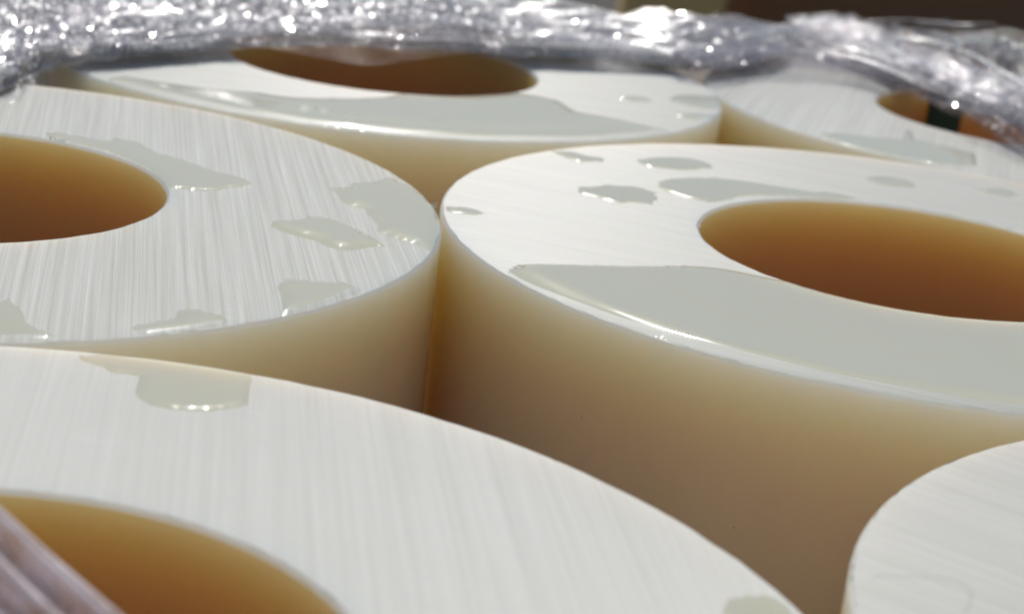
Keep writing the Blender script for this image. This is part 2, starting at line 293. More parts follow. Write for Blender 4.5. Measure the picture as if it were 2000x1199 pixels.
# ------------------------------------------------------------------ tubes
LABELS = {
 'A': 'cream plastic tube at left with coarse saw lines and several ragged puddles on top',
 'B': 'cream plastic tube right of centre with a wide pool of water along its near rim',
 'C': 'cream plastic tube at back centre with pointed film flap hanging over its bore',
 'D': 'cream plastic tube at back right with a dark green strap inside its bore',
 'E': 'cream plastic tube nearest the camera with a film strip across its bore',
 'F': 'cream plastic tube at bottom right showing only a dry white part of its top',
}
def make_tube(k):
    cx, cy, cz, ang = TUBES[k]
    rs = np.random.RandomState(ord(k))
    NO, NI = 360, 200
    def ring(r, n, jit):
        a = np.arange(n)*2*math.pi/n; rr = r + rs.uniform(-jit, jit, n) + sum(.0007*np.sin(a*f_+rs.uniform(0, 6)) for f_ in (23, 37, 61)) * (1 if r > .7 else -.8)
        return np.stack([rr*np.cos(a), rr*np.sin(a)], 1)
    ro = ring(1-BEV, NO, .0010); rin = ring(RI+BEV, NI, .0010)
    pts = [tuple(p) for p in ro] + [tuple(p) for p in rin]; loops = [NO, NI]
    polys = []
    for n in OUT:
        if n[0] != k or n == 'F1': continue
        P = OUT[n].copy()
        # near-rim sky sheen on the bead, put in by leaving a pale band unwetted
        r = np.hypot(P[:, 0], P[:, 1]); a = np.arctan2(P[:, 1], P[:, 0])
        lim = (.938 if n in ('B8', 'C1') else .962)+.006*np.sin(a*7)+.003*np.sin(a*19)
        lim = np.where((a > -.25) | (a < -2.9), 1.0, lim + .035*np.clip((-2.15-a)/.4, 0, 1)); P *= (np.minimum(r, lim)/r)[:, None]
        polys.append(P)
    for P in polys:
        Q = P.copy(); r = np.hypot(Q[:, 0], Q[:, 1]); rc = np.clip(r, RI+BEV+.004, 1-BEV-.004); Q *= (rc/r)[:, None]
        pts += [tuple(p) for p in Q]; loops.append(len(Q))
    V, F = cdt(pts, loops)
    cen = np.array([V[list(f)].mean(0) for f in F]); rc = np.hypot(cen[:, 0], cen[:, 1])
    wet = np.zeros(len(F), bool)
    for P in polys: wet |= inside(P, cen)
    r_ = np.hypot(V[:, 0], V[:, 1])
    ok = (rc < 1-BEV-.0001) | (np.array([min(r_[list(f)]) for f in F]) < 1-BEV-.004)
    ok &= np.array([max(r_[list(f)]) > RI+BEV+.003 for f in F])
    verts = [(x, y, 0.0) for x, y in V]; faces = []; mi = []; sm = []
    for f, o_, w_ in zip(F, ok, wet):
        if not o_: continue
        a, b, c = (V[i] for i in f)
        if (b[0]-a[0])*(c[1]-a[1])-(b[1]-a[1])*(c[0]-a[0]) < 0: f = f[::-1]
        faces.append(f); mi.append(1 if w_ else 0); sm.append(False)
    # outer wall and bore wall: bevel rings then long runs (first NO+NI verts of V are the rings)
    def wall(start, n, R0, sgn):
        prev = list(range(start, start+n))
        P0 = V[start:start+n]; a = np.arctan2(P0[:, 1], P0[:, 0])
        for dr, dz in ((BEV*.35, -BEV*.25), (BEV*.8, -BEV*.65), (BEV, -BEV*1.1), (BEV, -.08), (BEV, -.5), (BEV, -1.5), (BEV, -LEN)):
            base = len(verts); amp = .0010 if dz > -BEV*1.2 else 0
            R = R0 + sgn*dr
            for ai, jt in zip(a, rs.uniform(-1, 1, n)): verts.append(((R+amp*jt*.5)*math.cos(ai), (R+amp*jt*.5)*math.sin(ai), dz))
            for i in range(n):
                j = (i+1) % n
                q = (prev[i], base+i, base+j, prev[j]) if sgn > 0 else (prev[j], base+j, base+i, prev[i])
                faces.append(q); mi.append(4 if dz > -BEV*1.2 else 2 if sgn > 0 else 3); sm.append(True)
            prev = list(range(base, base+n))
        return prev
    o_end = wall(0, NO, 1-BEV, 1); i_end = wall(NO, NI, RI+BEV, -1)
    # bottom annulus
    e2 = [(o_end[i], o_end[(i+1) % NO]) for i in range(NO)]
    for i in range(NO):
        j = (i+1) % NO; ii = int(i*NI/NO); jj = int(((i+1) % NO)*NI/NO) if i < NO-1 else 0
        if ii == jj: faces.append((o_end[i], i_end[ii], o_end[j]))
        else: faces.append((o_end[i], i_end[ii], i_end[jj], o_end[j]))
        mi.append(2); sm.append(False)
    mats = [mat_cut('saw_cut_face_%s' % k.lower(), ang, ord(k), {'A': 1.35, 'D': 1.1, 'E': .4, 'F': .5, 'B': .8, 'C': .8}.get(k, 1.0)), M_WET, M_WALL, M_BORE_SHADED, M_RIM]
    q_ = {'A': 1.0035, 'B': 1.0030, 'F': .9950}.get(k, 1.0)
    o = mesh_obj('plastic_tube', [(x*U*(q_ if z > -9 and x*x+y*y > .5 else 1), y*U*(q_ if x*x+y*y > .5 else 1), z*U) for x, y, z in verts], faces, mats, None, sm, mi)
    o.location = (cx*U, cy*U, cz*U)
    tag(o, LABELS[k], 'plastic tube', 'plastic tubes standing on end in the wrapped bundle')
    # loose shavings left by the saw on the rims
    spots = {'A': [(.998, 12, 3), (RI, 72, 4)], 'B': [(RI+.003, 176, 2)]}.get(k, [])
    if not spots: return o
    vs, fs = [], []
    for r0, a0, n in spots:
        for _ in range(n*2):
            a = math.radians(a0 + rs.uniform(-3, 3)); L = rs.uniform(.006, .018); wd = .0011
            p = np.array([r0*math.cos(a), r0*math.sin(a), rs.uniform(.001, .005)])
            rad = np.array([math.cos(a), math.sin(a), 0])*(1 if r0 > .7 else -1); tan = np.array([-math.sin(a), math.cos(a), 0])
            d = tan*rs.uniform(-1, 1)+rad*rs.uniform(0, .5)+np.array([0, 0, rs.uniform(.1, .6)]); d /= np.linalg.norm(d)
            sd_ = np.cross(d, rad); sd_ /= np.linalg.norm(sd_)+1e-6; nn_ = np.cross(sd_, d)
            b = len(vs)
            for t in (0, .5, 1):
                q = p + d*L*t + rad*.003*math.sin(t*3)
                ww = wd*(1-.6*t)
                vs += [q+sd_*ww, q-sd_*ww*.5+nn_*ww*.8, q-sd_*ww*.5-nn_*ww*.8]
            for t in (0, 3):
                for i in range(3): fs.append((b+t+i, b+t+(i+1) % 3, b+t+3+(i+1) % 3, b+t+3+i))
            fs += [(b+2, b+1, b), (b+6, b+7, b+8)]
    bo = mesh_obj('saw_burr', [tuple(v*U) for v in vs], fs, M_BURR, o); bo['kind'] = 'stuff'
    return o
M_RIM = mat_wall('pale_rim', (.72, .69, .58), .4, .5)  # bevel rings a little paler than the wall
M_BURR = mat_plain('burr_white', (.8, .8, .78), (.7, .7, .68), 200, .6)
TUBE_OBJ = {k: make_tube(k) for k in TUBES}

# ------------------------------------------------------------------ water on the tops
PW = {'B8': (.085, .014), 'C1': (.085, .012), 'A2': (.05, .0055), 'A3': (.05, .008), 'A1': (.02, .003), 'A4': (.045, .0065), 'A5': (.03, .0045), 'A6': (.022, .0038), 'E1': (.024, .0026), 'D1': (.02, .003), 'C3': (.016, .0022)}
PLAB = {
 'A1': 'long pointed puddle beside the bore of the left tube',
 'A2': 'large ragged puddle at the right rim of the left tube, nearest the gap between tubes',
 'A3': 'leaf-shaped puddle with bright lip in the open on the left tube top',
 'A4': 'ragged puddle running to the near right rim of the left tube',
 'A5': 'small wedge puddle with beaded edge on the near rim of the left tube',
 'A6': 'puddle cut by the left picture edge on the near rim of the left tube',
 'B1': 'tiny sliver of water at the far left rim of the middle right tube',
 'B2': 'small pointed puddle on the back left rim of the middle right tube',
 'B3': 'oval puddle with sparkling left edge behind the others on the middle right tube',
 'B4': 'ragged leaf-shaped puddle left of the bore of the middle right tube',
 'B5': 'long puddle curving along the back of the bore on the middle right tube',
 'B6': 'small oval drop behind the bore of the middle right tube',
 'B7': 'small thin drop at the right edge on the middle right tube top',
 'B8': 'wide smooth pool with a bright glint along the near rim of the middle right tube',
 'C1': 'long pool along the near rim of the back tube under the film',
 'C2': 'small isolated oval drop right of the bore of the back tube',
 'C3': 'larger drop at the right rim of the back tube',
 'C4': 'thin drop below the larger one at the right rim of the back tube',
 'D1': 'narrow puddle along the near left rim of the back right tube',
 'E1': 'squarish puddle on the far rim of the nearest tube',
 'F1': 'thin curling drying water line on the white top at bottom right',
 'E2': 'faint thin puddle at the bottom edge near the right rim of the nearest tube'}
def puddle(name):
    P = OUT[name]; k = name[0]; cx, cy, cz, ang = TUBES[k]
    ext = min(np.ptp(P, axis=0)); W_, H_ = PW.get(name, (min(.014, ext*.2), min(.0026, ext*.035)))
    lo, hi = P.min(0), P.max(0)
    def dist(X):
        A = P; B_ = np.roll(P, -1, 0); best = np.full(len(X), 9.)
        for a, b in zip(A, B_):
            ab = b-a; t = np.clip(((X-a)@ab)/(ab@ab+1e-12), 0, 1); d = np.hypot(*(X-a-t[:, None]*ab).T); best = np.minimum(best, d)
        return best
    st = max(.006, W_/9) if name not in ('B8', 'C1') else .010
    gx, gy = np.meshgrid(np.arange(lo[0], hi[0], st), np.arange(lo[1], hi[1], st)); gx[1::2] += st/2
    G = np.stack([gx.ravel(), gy.ravel()], 1) + np.random.RandomState(3).uniform(-st*.12, st*.12, (gx.size, 2))
    G = G[inside(P, G)]; d = dist(G)
    keep = (d > st*.5) & ((d < W_*1.25) | (np.hypot(G[:, 0], G[:, 1]) > (.78 if name in ('B8', 'C1') else 2)) | ((np.floor(G[:, 0]/st)+np.floor(G[:, 1]/st)) % 3 == 0)); G = G[keep]
    G = np.concatenate([G] + [])
    V, F = cdt([tuple(p) for p in P]+[tuple(p) for p in G], [len(P)])
    F = [f for f, i in zip(F, inside(P, np.array([V[list(f)].mean(0) for f in F]))) if i]
    dd = dist(V)
    wob = .8+.25*np.sin(V[:, 0]*9+V[:, 1]*5)+.12*np.sin(V[:, 0]*23-V[:, 1]*17+1)
    t = np.clip(dd/(W_*wob), 0, 1)
    h = H_*(1-(1-t)**2.6)
    if name in ('B8', 'C1'):
        r = np.hypot(V[:, 0], V[:, 1])
        # a raised bead hangs on the near rim, thinner film elsewhere
        rim = np.clip((r-.80)/.2, 0, 1); h *= .45+.75*rim
    h[dd < 1e-5] = 0
    h += .0007
    bnd = dd < 1e-5
    verts = [(x*U, y*U, z*U) for (x, y), z in zip(V, h)]
    faces = []
    for f in F:
        a, b, c = (V[i] for i in f)
        faces.append(f if (b[0]-a[0])*(c[1]-a[1])-(b[1]-a[1])*(c[0]-a[0]) > 0 else f[::-1])
    o = mesh_obj('water_puddle', verts, faces, M_WATER, None, True)
    o.location = (cx*U, cy*U, cz*U)
    tag(o, PLAB[name], 'puddle', 'puddles on the tube tops')
for n in sorted(OUT): puddle(n)

# ------------------------------------------------------------------ stretch film
def crumple(X, seed, octs):
    """piecewise planar crumple noise: folded plane waves, X in tube radii (N,3)"""
    rs = np.random.RandomState(seed); out = np.zeros((len(X), 3))
    for freq, amp, n in octs:
        for _ in range(n):
            d = rs.normal(size=3); d /= np.linalg.norm(d); f = freq*rs.uniform(.6, 1.6); ph = rs.uniform(0, 9)
            wv = X@d*f+ph + .8*np.sin(X@rs.normal(size=3)*f*.35+rs.uniform(0, 6))
            tri = np.abs((wv/math.pi) % 2-1)*2-1
            out += rs.normal(size=3)[None]*(tri*amp/n**.5)[:, None]
    return out
def spline(P, n):
    P = np.array(P, float); t = np.linspace(0, len(P)-1, n); i = np.clip(t.astype(int), 0, len(P)-2); u = (t-i)[:, None]
    p0 = P[np.clip(i-1, 0, None)]; p1 = P[i]; p2 = P[i+1]; p3 = P[np.clip(i+2, None, len(P)-1)]
    return .5*((2*p1)+(-p0+p2)*u+(2*p0-5*p1+4*p2-p3)*u*u+(-p0+3*p1-3*p2+p3)*u**3)
def film_sheet(rows, nu, nv, seed, octs, parent_name='stretch_film', mat=None, minz=None, pin=.0):
    """rows: list of polylines (from inner edge to outer edge), lofted"""
    R = np.array([spline(r, nu) for r in rows]); R = np.stack([spline(R[:, i], nv) for i in range(nu)], 1)  # nv,nu,3
    X = R.reshape(-1, 3); D = crumple(X, seed, octs)
    X = X + D
    if minz is not None:
        # keep the film above the tube tops where it lies on them
        for k, (cx, cy, cz, _) in TUBES.items():
            r = np.hypot(X[:, 0]-cx, X[:, 1]-cy); m = (r < 1.02) & (X[:, 2] < cz+.012)
            X[m, 2] = cz+.012 + np.abs(D[m, 2])*.15
    faces = [(j*nu+i, j*nu+i+1, (j+1)*nu+i+1, (j+1)*nu+i) for j in range(nv-1) for i in range(nu-1)]
    return [tuple(v*U) for v in X], faces
SHEET_MAIN = [
 [(-1.324, 4.048, 0.012), (-1.274, 4.563, 0.012), (-1.269, 4.815, 0.012), (-1.249, 4.987, 0.012), (-1.163, 5.133, 0.012), (-1.053, 5.265, 0.012), (-0.880, 5.484, 0.012), (-0.632, 5.727, 0.012), (-0.397, 5.825, 0.012), (-0.215, 5.901, 0.012), (-0.090, 5.933, 0.012), (0.147, 6.037, 0.012), (0.358, 6.110, 0.012), (0.454, 6.090, 0.012), (0.594, 6.228, 0.012), (0.750, 6.483, 0.012)],
 [(-1.371, 4.180, 0.017), (-1.328, 4.719, 0.013), (-1.318, 4.959, 0.015), (-1.288, 5.119, 0.018), (-1.192, 5.253, 0.020), (-1.076, 5.385, 0.020), (-0.899, 5.592, 0.020), (-0.645, 5.823, 0.019), (-0.408, 5.909, 0.019), (-0.223, 5.985, 0.016), (-0.093, 6.017, 0.014), (0.143, 6.121, 0.011), (0.357, 6.182, 0.012), (0.460, 6.162, 0.013), (0.605, 6.300, 0.011), (0.769, 6.555, 0.008)],
 [(-1.520, 4.598, 0.048), (-1.503, 5.213, 0.032), (-1.476, 5.415, 0.037), (-1.415, 5.537, 0.045), (-1.283, 5.633, 0.054), (-1.146, 5.765, 0.053), (-0.961, 5.934, 0.052), (-0.685, 6.127, 0.046), (-0.446, 6.175, 0.046), (-0.252, 6.251, 0.030), (-0.103, 6.283, 0.021), (0.132, 6.387, 0.012), (0.352, 6.410, 0.015), (0.478, 6.390, 0.019), (0.642, 6.528, 0.011), (0.834, 6.783, -0.005)],
 [(-1.720, 5.148, 0.120), (-1.743, 5.863, 0.087), (-1.694, 6.015, 0.091), (-1.586, 6.087, 0.103), (-1.405, 6.133, 0.119), (-1.237, 6.265, 0.115), (-1.042, 6.384, 0.108), (-0.739, 6.527, 0.092), (-0.497, 6.525, 0.090), (-0.292, 6.601, 0.056), (-0.116, 6.633, 0.037), (0.114, 6.737, 0.017), (0.343, 6.710, 0.023), (0.501, 6.690, 0.031), (0.691, 6.828, 0.014), (0.923, 7.083, -0.020)],
 [(-1.772, 5.398, -0.130), (-1.795, 6.113, -0.163), (-1.745, 6.265, -0.159), (-1.634, 6.337, -0.147), (-1.447, 6.383, -0.131), (-1.274, 6.515, -0.135), (-1.073, 6.634, -0.142), (-0.761, 6.777, -0.158), (-0.512, 6.775, -0.160), (-0.301, 6.851, -0.194), (-0.119, 6.883, -0.213), (0.117, 6.987, -0.233), (0.353, 6.960, -0.227), (0.516, 6.940, -0.219), (0.712, 7.078, -0.236), (0.951, 7.333, -0.270)],
 [(-1.789, 5.448, -1.080), (-1.813, 6.163, -1.113), (-1.762, 6.315, -1.109), (-1.649, 6.387, -1.097), (-1.461, 6.433, -1.081), (-1.286, 6.565, -1.085), (-1.084, 6.684, -1.092), (-0.769, 6.827, -1.108), (-0.517, 6.825, -1.110), (-0.304, 6.901, -1.144), (-0.121, 6.933, -1.163), (0.119, 7.037, -1.183), (0.357, 7.010, -1.177), (0.521, 6.990, -1.169), (0.719, 7.128, -1.186), (0.960, 7.383, -1.220)],
]
SHEET_FLAP = [
 [(-0.868, 5.452, 0.030), (-0.740, 5.419, 0.030), (-0.618, 5.374, 0.030), (-0.499, 5.329, 0.030), (-0.423, 5.426, 0.030), (-0.306, 5.618, 0.030), (-0.180, 5.804, 0.030), (-0.014, 5.956, 0.030)],
 [(-0.881, 5.512, 0.029), (-0.751, 5.479, 0.031), (-0.626, 5.434, 0.033), (-0.506, 5.389, 0.035), (-0.425, 5.486, 0.035), (-0.309, 5.678, 0.033), (-0.182, 5.864, 0.032), (-0.013, 6.016, 0.032)],
 [(-0.922, 5.702, 0.026), (-0.785, 5.669, 0.036), (-0.652, 5.624, 0.045), (-0.528, 5.579, 0.053), (-0.433, 5.676, 0.052), (-0.317, 5.868, 0.043), (-0.186, 6.054, 0.039), (-0.012, 6.206, 0.038)],
 [(-0.978, 5.952, 0.025), (-0.832, 5.919, 0.047), (-0.686, 5.874, 0.064), (-0.558, 5.829, 0.082), (-0.443, 5.926, 0.079), (-0.329, 6.118, 0.061), (-0.190, 6.304, 0.051), (-0.010, 6.456, 0.050)],
 [(-1.007, 6.052, -0.225), (-0.857, 6.019, -0.203), (-0.707, 5.974, -0.186), (-0.575, 5.929, -0.168), (-0.456, 6.026, -0.171), (-0.339, 6.218, -0.189), (-0.196, 6.404, -0.199), (-0.010, 6.556, -0.200)],
 [(-1.017, 6.072, -1.175), (-0.865, 6.039, -1.153), (-0.713, 5.994, -1.136), (-0.580, 5.949, -1.118), (-0.461, 6.046, -1.121), (-0.342, 6.238, -1.139), (-0.198, 6.424, -1.149), (-0.010, 6.576, -1.150)],
]
SHEET_RIGHT = [
 [(0.376, 6.152, 0.012), (0.452, 6.050, 0.012), (0.591, 6.186, 0.012), (0.701, 6.324, 0.012), (0.844, 6.405, 0.012), (0.976, 6.376, 0.012), (1.067, 6.301, 0.012), (1.145, 6.165, 0.012), (1.214, 5.995, 0.012), (1.287, 5.718, 0.012), (1.365, 5.379, 0.012), (1.464, 4.878, 0.012)],
 [(0.377, 6.224, 0.013), (0.459, 6.122, 0.015), (0.602, 6.258, 0.013), (0.718, 6.396, 0.012), (0.862, 6.489, 0.011), (0.996, 6.472, 0.013), (1.090, 6.409, 0.015), (1.172, 6.285, 0.016), (1.248, 6.127, 0.017), (1.329, 5.874, 0.018), (1.415, 5.559, 0.015), (1.538, 5.094, 0.008)],
 [(0.378, 6.452, 0.020), (0.483, 6.350, 0.028), (0.637, 6.486, 0.019), (0.771, 6.624, 0.013), (0.918, 6.755, 0.009), (1.062, 6.776, 0.021), (1.164, 6.751, 0.030), (1.256, 6.665, 0.035), (1.356, 6.545, 0.042), (1.462, 6.368, 0.048), (1.574, 6.129, 0.038), (1.775, 5.778, 0.016)],
 [(0.379, 6.752, 0.032), (0.514, 6.650, 0.049), (0.685, 6.786, 0.031), (0.845, 6.924, 0.017), (0.995, 7.105, 0.011), (1.151, 7.176, 0.038), (1.264, 7.201, 0.059), (1.369, 7.165, 0.072), (1.504, 7.095, 0.091), (1.642, 7.018, 0.112), (1.787, 6.879, 0.101), (2.097, 6.678, 0.072)],
 [(0.390, 7.002, -0.218), (0.529, 6.900, -0.201), (0.706, 7.036, -0.219), (0.870, 7.174, -0.233), (1.025, 7.355, -0.239), (1.186, 7.426, -0.212), (1.302, 7.451, -0.191), (1.410, 7.415, -0.178), (1.549, 7.345, -0.159), (1.691, 7.268, -0.138), (1.841, 7.129, -0.149), (2.160, 6.928, -0.178)],
 [(0.394, 7.052, -1.168), (0.535, 6.950, -1.151), (0.712, 7.086, -1.169), (0.879, 7.224, -1.183), (1.035, 7.405, -1.189), (1.197, 7.476, -1.162), (1.315, 7.501, -1.141), (1.424, 7.465, -1.128), (1.564, 7.395, -1.109), (1.708, 7.318, -1.088), (1.858, 7.179, -1.099), (2.181, 6.978, -1.128)],
]
SHEET_BAND = [
 [(0.907, 6.965, 0.000), (1.030, 6.782, 0.000), (1.131, 6.493, 0.000), (1.213, 6.166, 0.000), (1.291, 5.887, 0.000), (1.366, 5.648, -0.000), (1.432, 5.412, 0.000), (1.517, 5.069, 0.000)],
 [(0.911, 7.031, 0.020), (1.035, 6.841, 0.020), (1.135, 6.542, 0.020), (1.216, 6.204, 0.020), (1.293, 5.917, 0.020), (1.367, 5.672, 0.020), (1.432, 5.429, 0.020), (1.515, 5.078, 0.020)],
 [(0.926, 7.194, 0.035), (1.052, 6.992, 0.035), (1.152, 6.677, 0.035), (1.233, 6.321, 0.035), (1.310, 6.019, 0.035), (1.384, 5.763, 0.035), (1.448, 5.509, 0.035), (1.529, 5.144, 0.035)],
 [(0.973, 7.607, 0.020), (1.105, 7.386, 0.020), (1.209, 7.041, 0.020), (1.292, 6.653, 0.020), (1.371, 6.326, 0.020), (1.446, 6.048, 0.020), (1.512, 5.774, 0.020), (1.594, 5.381, 0.020)],
]
ROPE = [
 [(-1.312, 4.450, -0.024), (-1.313, 4.700, -0.008), (-1.305, 4.900, 0.004), (-1.279, 5.050, 0.025), (-1.236, 5.200, 0.057), (-1.172, 5.400, 0.080), (-1.085, 5.600, 0.107)],
]
SHEET_FRONT = [
 [(-0.685, 2.197, 0.070), (-0.551, 2.037, 0.070), (-0.456, 1.918, 0.070), (-0.360, 1.803, 0.070), (-0.261, 1.681, 0.070)],
 [(-0.675, 2.127, 0.085), (-0.545, 1.974, 0.085), (-0.452, 1.859, 0.085), (-0.359, 1.749, 0.085), (-0.262, 1.632, 0.085)],
 [(-0.695, 2.147, 0.060), (-0.563, 1.995, 0.060), (-0.469, 1.880, 0.060), (-0.375, 1.770, 0.060), (-0.276, 1.653, 0.060)],
 [(-0.677, 2.049, 0.085), (-0.552, 1.906, 0.085), (-0.461, 1.797, 0.085), (-0.370, 1.693, 0.085), (-0.275, 1.583, 0.085)],
 [(-0.702, 2.066, 0.055), (-0.574, 1.924, 0.055), (-0.482, 1.817, 0.055), (-0.390, 1.713, 0.055), (-0.293, 1.603, 0.055)],
 [(-0.685, 1.947, 0.080), (-0.564, 1.816, 0.080), (-0.477, 1.717, 0.080), (-0.388, 1.621, 0.080), (-0.296, 1.519, 0.080)],
 [(-0.704, 1.900, 0.060), (-0.584, 1.776, 0.060), (-0.498, 1.682, 0.060), (-0.410, 1.591, 0.060), (-0.318, 1.493, 0.060)],
]
M_FILM1 = mat_film('stretch_film_dense', .26, .075, .35)
M_FILM2 = mat_film('stretch_film_thin', .010, .04, .16, haze=.5)
M_FILM3 = mat_film('stretch_film_band', .08, .04, .25, haze=.4)
M_SPARK = mat_film('stretch_film_creased', .27, .085, .65, bump=0)
M_SPARK3 = mat_film('stretch_film_creased_band', .14, .085, .6, bump=0, haze=.45)
M_SPARK2 = mat_film('stretch_film_creased_thin', .02, .08, .8, bump=0)
M_FILM4 = mat_film('stretch_film_pleated', .7, .16, .5, (.86, .78, .82), .1, .12)
def pleat(nu, nv, seed, lu, lv, amp, octs):
    """crumple in sheet coordinates so that pleats run along the sheet"""
    u, v = np.meshgrid(np.linspace(0, 1, nu), np.linspace(0, 1, nv))
    Q = np.stack([u.ravel()*lu, v.ravel()*lv, 0*u.ravel()], 1)
    return crumple(Q, seed, octs)*amp
def lay(name, rows, nu, nv, seed, octs, mat, parent=None, rest=False, pl=None, edge_free=.35, shift=(0, 0, 0)):
    R = np.array([spline(r, nu) for r in rows]); R = np.stack([spline(R[:, i], nv) for i in range(nu)], 1)
    X = R.reshape(-1, 3) + np.array(shift)
    D = crumple(X*np.array([1, 1, 1.6]), seed, octs)
    if pl: D = D + pleat(nu, nv, seed+50, *pl)
    wv = np.clip(np.repeat(np.linspace(0, 1, nv), nu)/.15, edge_free, 1)[:, None]
    D = D*wv
    X = X + D
    if rest:
        for k, (cx, cy, cz, _) in TUBES.items():
            r = np.hypot(X[:, 0]-cx, X[:, 1]-cy); m = (r < 1.03) & (X[:, 2] < cz+.012)
            X[m, 2] = cz+.012+np.abs(D[m, 2])*.2
    i, j = np.meshgrid(np.arange(nu-1), np.arange(nv-1)); a = (j*nu+i).ravel()
    F = np.stack([a, a+1, a+nu+1, a+nu], 1)
    me = bpy.data.meshes.new(name); me.vertices.add(len(X)); me.vertices.foreach_set('co', (X*U).ravel())
    me.loops.add(F.size); me.loops.foreach_set('vertex_index', F.ravel())
    me.polygons.add(len(F)); me.polygons.foreach_set('loop_start', np.arange(0, F.size, 4)); me.polygons.foreach_set('loop_total', np.full(len(F), 4))
    me.polygons.foreach_set('use_smooth', np.ones(len(F), bool)); me.materials.append(mat); me.update(calc_edges=True)
    o = bpy.data.objects.new(name, me); COL.objects.link(o)
    if parent: o.parent = parent
    return o
def facets(name, rows, nu, nv, seed, amp, mat, parent, shift=(0, 0, 0), rest=True):
    # one more layer of the same film, creased into small flat facets
    R = np.array([spline(r, nu) for r in rows]); R = np.stack([spline(R[:, i], nv) for i in range(nu)], 1)
    rs = np.random.RandomState(seed)
    X = R.reshape(-1, 3)+np.array(shift); X = X+crumple(X, seed, [(3, .020, 3), (9, .014, 4), (24, .007, 4)])
    X = X+rs.normal(size=X.shape)*amp
    if rest:
        for k, (cx, cy, cz, _) in TUBES.items():
            r = np.hypot(X[:, 0]-cx, X[:, 1]-cy); m = (r < 1.03) & (X[:, 2] < cz+.012)
            X[m, 2] = cz+.012+rs.uniform(0, .012, m.sum())
    F = []
    for j in range(nv-1):
        for i in range(nu-1):
            a = j*nu+i
            F += [(a, a+1, a+nu+1), (a, a+nu+1, a+nu)] if rs.rand() < .5 else [(a, a+1, a+nu), (a+1, a+nu+1, a+nu)]
    return mesh_obj(name, [tuple(v*U) for v in X], F, mat, parent, False)
OCT = [(3, .020, 3), (9, .016, 4), (24, .009, 5), (60, .0035, 6)]
fm = lay('stretch_film', SHEET_MAIN, 900, 130, 11, OCT, M_FILM1, rest=True, pl=(6, 10, 1.0, [(6, .02, 3)]))
tag(fm, 'crumpled sparkling clear film bunched in a thick band behind the back tubes', 'stretch film', 'clear stretch film wrapped round the bundle')
lay('film_layer', SHEET_MAIN, 800, 110, 23, OCT, M_FILM1, fm, rest=True, shift=(.02, .09, -.01), pl=(5, 12, 1.0, [(8, .02, 3)]))
facets('film_layer', SHEET_MAIN[:4], 440, 44, 37, (.0062), M_SPARK, fm, shift=(-.02, .05, .01))
facets('film_layer', SHEET_MAIN[:4], 380, 50, 41, (.0060), M_SPARK, fm, shift=(.0, -.03, .03))
facets('film_layer', [r[:12] for r in SHEET_MAIN[:4]], 520, 56, 39, (.0052), M_SPARK, fm, shift=(.02, .0, .02))
ff = lay('stretch_film', SHEET_FLAP, 200, 60, 5, [(4, .015, 3), (12, .006, 3), (30, .002, 3)], M_FILM2, edge_free=.1)
tag(ff, 'thin pointed flap of clear film hanging over the bore of the back tube', 'stretch film', 'clear stretch film wrapped round the bundle')
fr_ = lay('stretch_film', SHEET_RIGHT, 500, 110, 8, [(2, .03, 2), (6, .02, 3), (18, .008, 3), (50, .002, 3)], M_FILM2, rest=True, pl=(5, 8, 1.0, [(7, .02, 3)]))
tag(fr_, 'loose see-through film sheet draped over the far side of the back right tube', 'stretch film', 'clear stretch film wrapped round the bundle')
lay('film_layer', SHEET_RIGHT, 500, 90, 81, [(2, .03, 2), (6, .02, 3), (18, .008, 3), (50, .002, 3)], M_FILM2, fr_, rest=True, shift=(0, .1, -.01), pl=(5, 8, 1.0, [(7, .02, 3)]))
fb = lay('stretch_film', SHEET_BAND, 500, 60, 15, [(4, .02, 3), (14, .015, 4), (40, .006, 4)], M_FILM3, pl=(5, 14, 1.0, [(5, .03, 4)]), edge_free=.8)
tag(fb, 'bright gathered band of film slanting down across the back right tube', 'stretch film', 'clear stretch film wrapped round the bundle')
lay('film_layer', SHEET_BAND, 400, 50, 16, [(4, .03, 3), (14, .015, 4), (40, .006, 4)], M_FILM3, fb, shift=(.02, .04, .01), pl=(5, 14, 1.0, [(5, .03, 4)]), edge_free=.8)
facets('film_layer', SHEET_BAND[:3], 300, 20, 52, .0065, M_SPARK3, fb, shift=(0, 0, .015), rest=False)
facets('film_layer', SHEET_RIGHT[:4], 240, 30, 53, .006, M_SPARK2, fr_, shift=(0, -.02, .01))
def rope(name, P, n, m, rad, seed, mat, parent=None):
    C_ = spline(P, n); T = np.gradient(C_, axis=0); T /= np.linalg.norm(T, axis=1)[:, None]
    A = np.cross(T, [0, 0, 1]); A /= np.linalg.norm(A, axis=1)[:, None]; B_ = np.cross(A, T)
    X = []
    for i in range(n):
        for j in range(m):
            a = 2*math.pi*j/m; tw = i*.05
            rr = rad*(1+.35*math.sin(3*a+tw)+.2*math.sin(7*a-tw*1.7))
            X.append(C_[i]+A[i]*rr*math.cos(a)*1.5+B_[i]*rr*math.sin(a))
    X = np.array(X); X += crumple(X, seed, [(6, .02, 3), (20, .012, 4), (60, .004, 3)])
    F = [(i*m+j, i*m+(j+1) % m, (i+1)*m+(j+1) % m, (i+1)*m+j) for i in range(n-1) for j in range(m)]
    return mesh_obj(name, [tuple(v*U) for v in X], F, mat, parent, True)
fo = rope('stretch_film', ROPE[0], 300, 36, .055, 9, M_FILM3)
tag(fo, 'twisted rope of film slanting down to the far rim of the left tube', 'stretch film', 'clear stretch film wrapped round the bundle')
fs = lay('stretch_film', SHEET_FRONT, 200, 120, 44, [(3, .006, 2)], M_FILM4, pl=(.4, 18, 1.0, [(5, .011, 4)]), edge_free=.3)
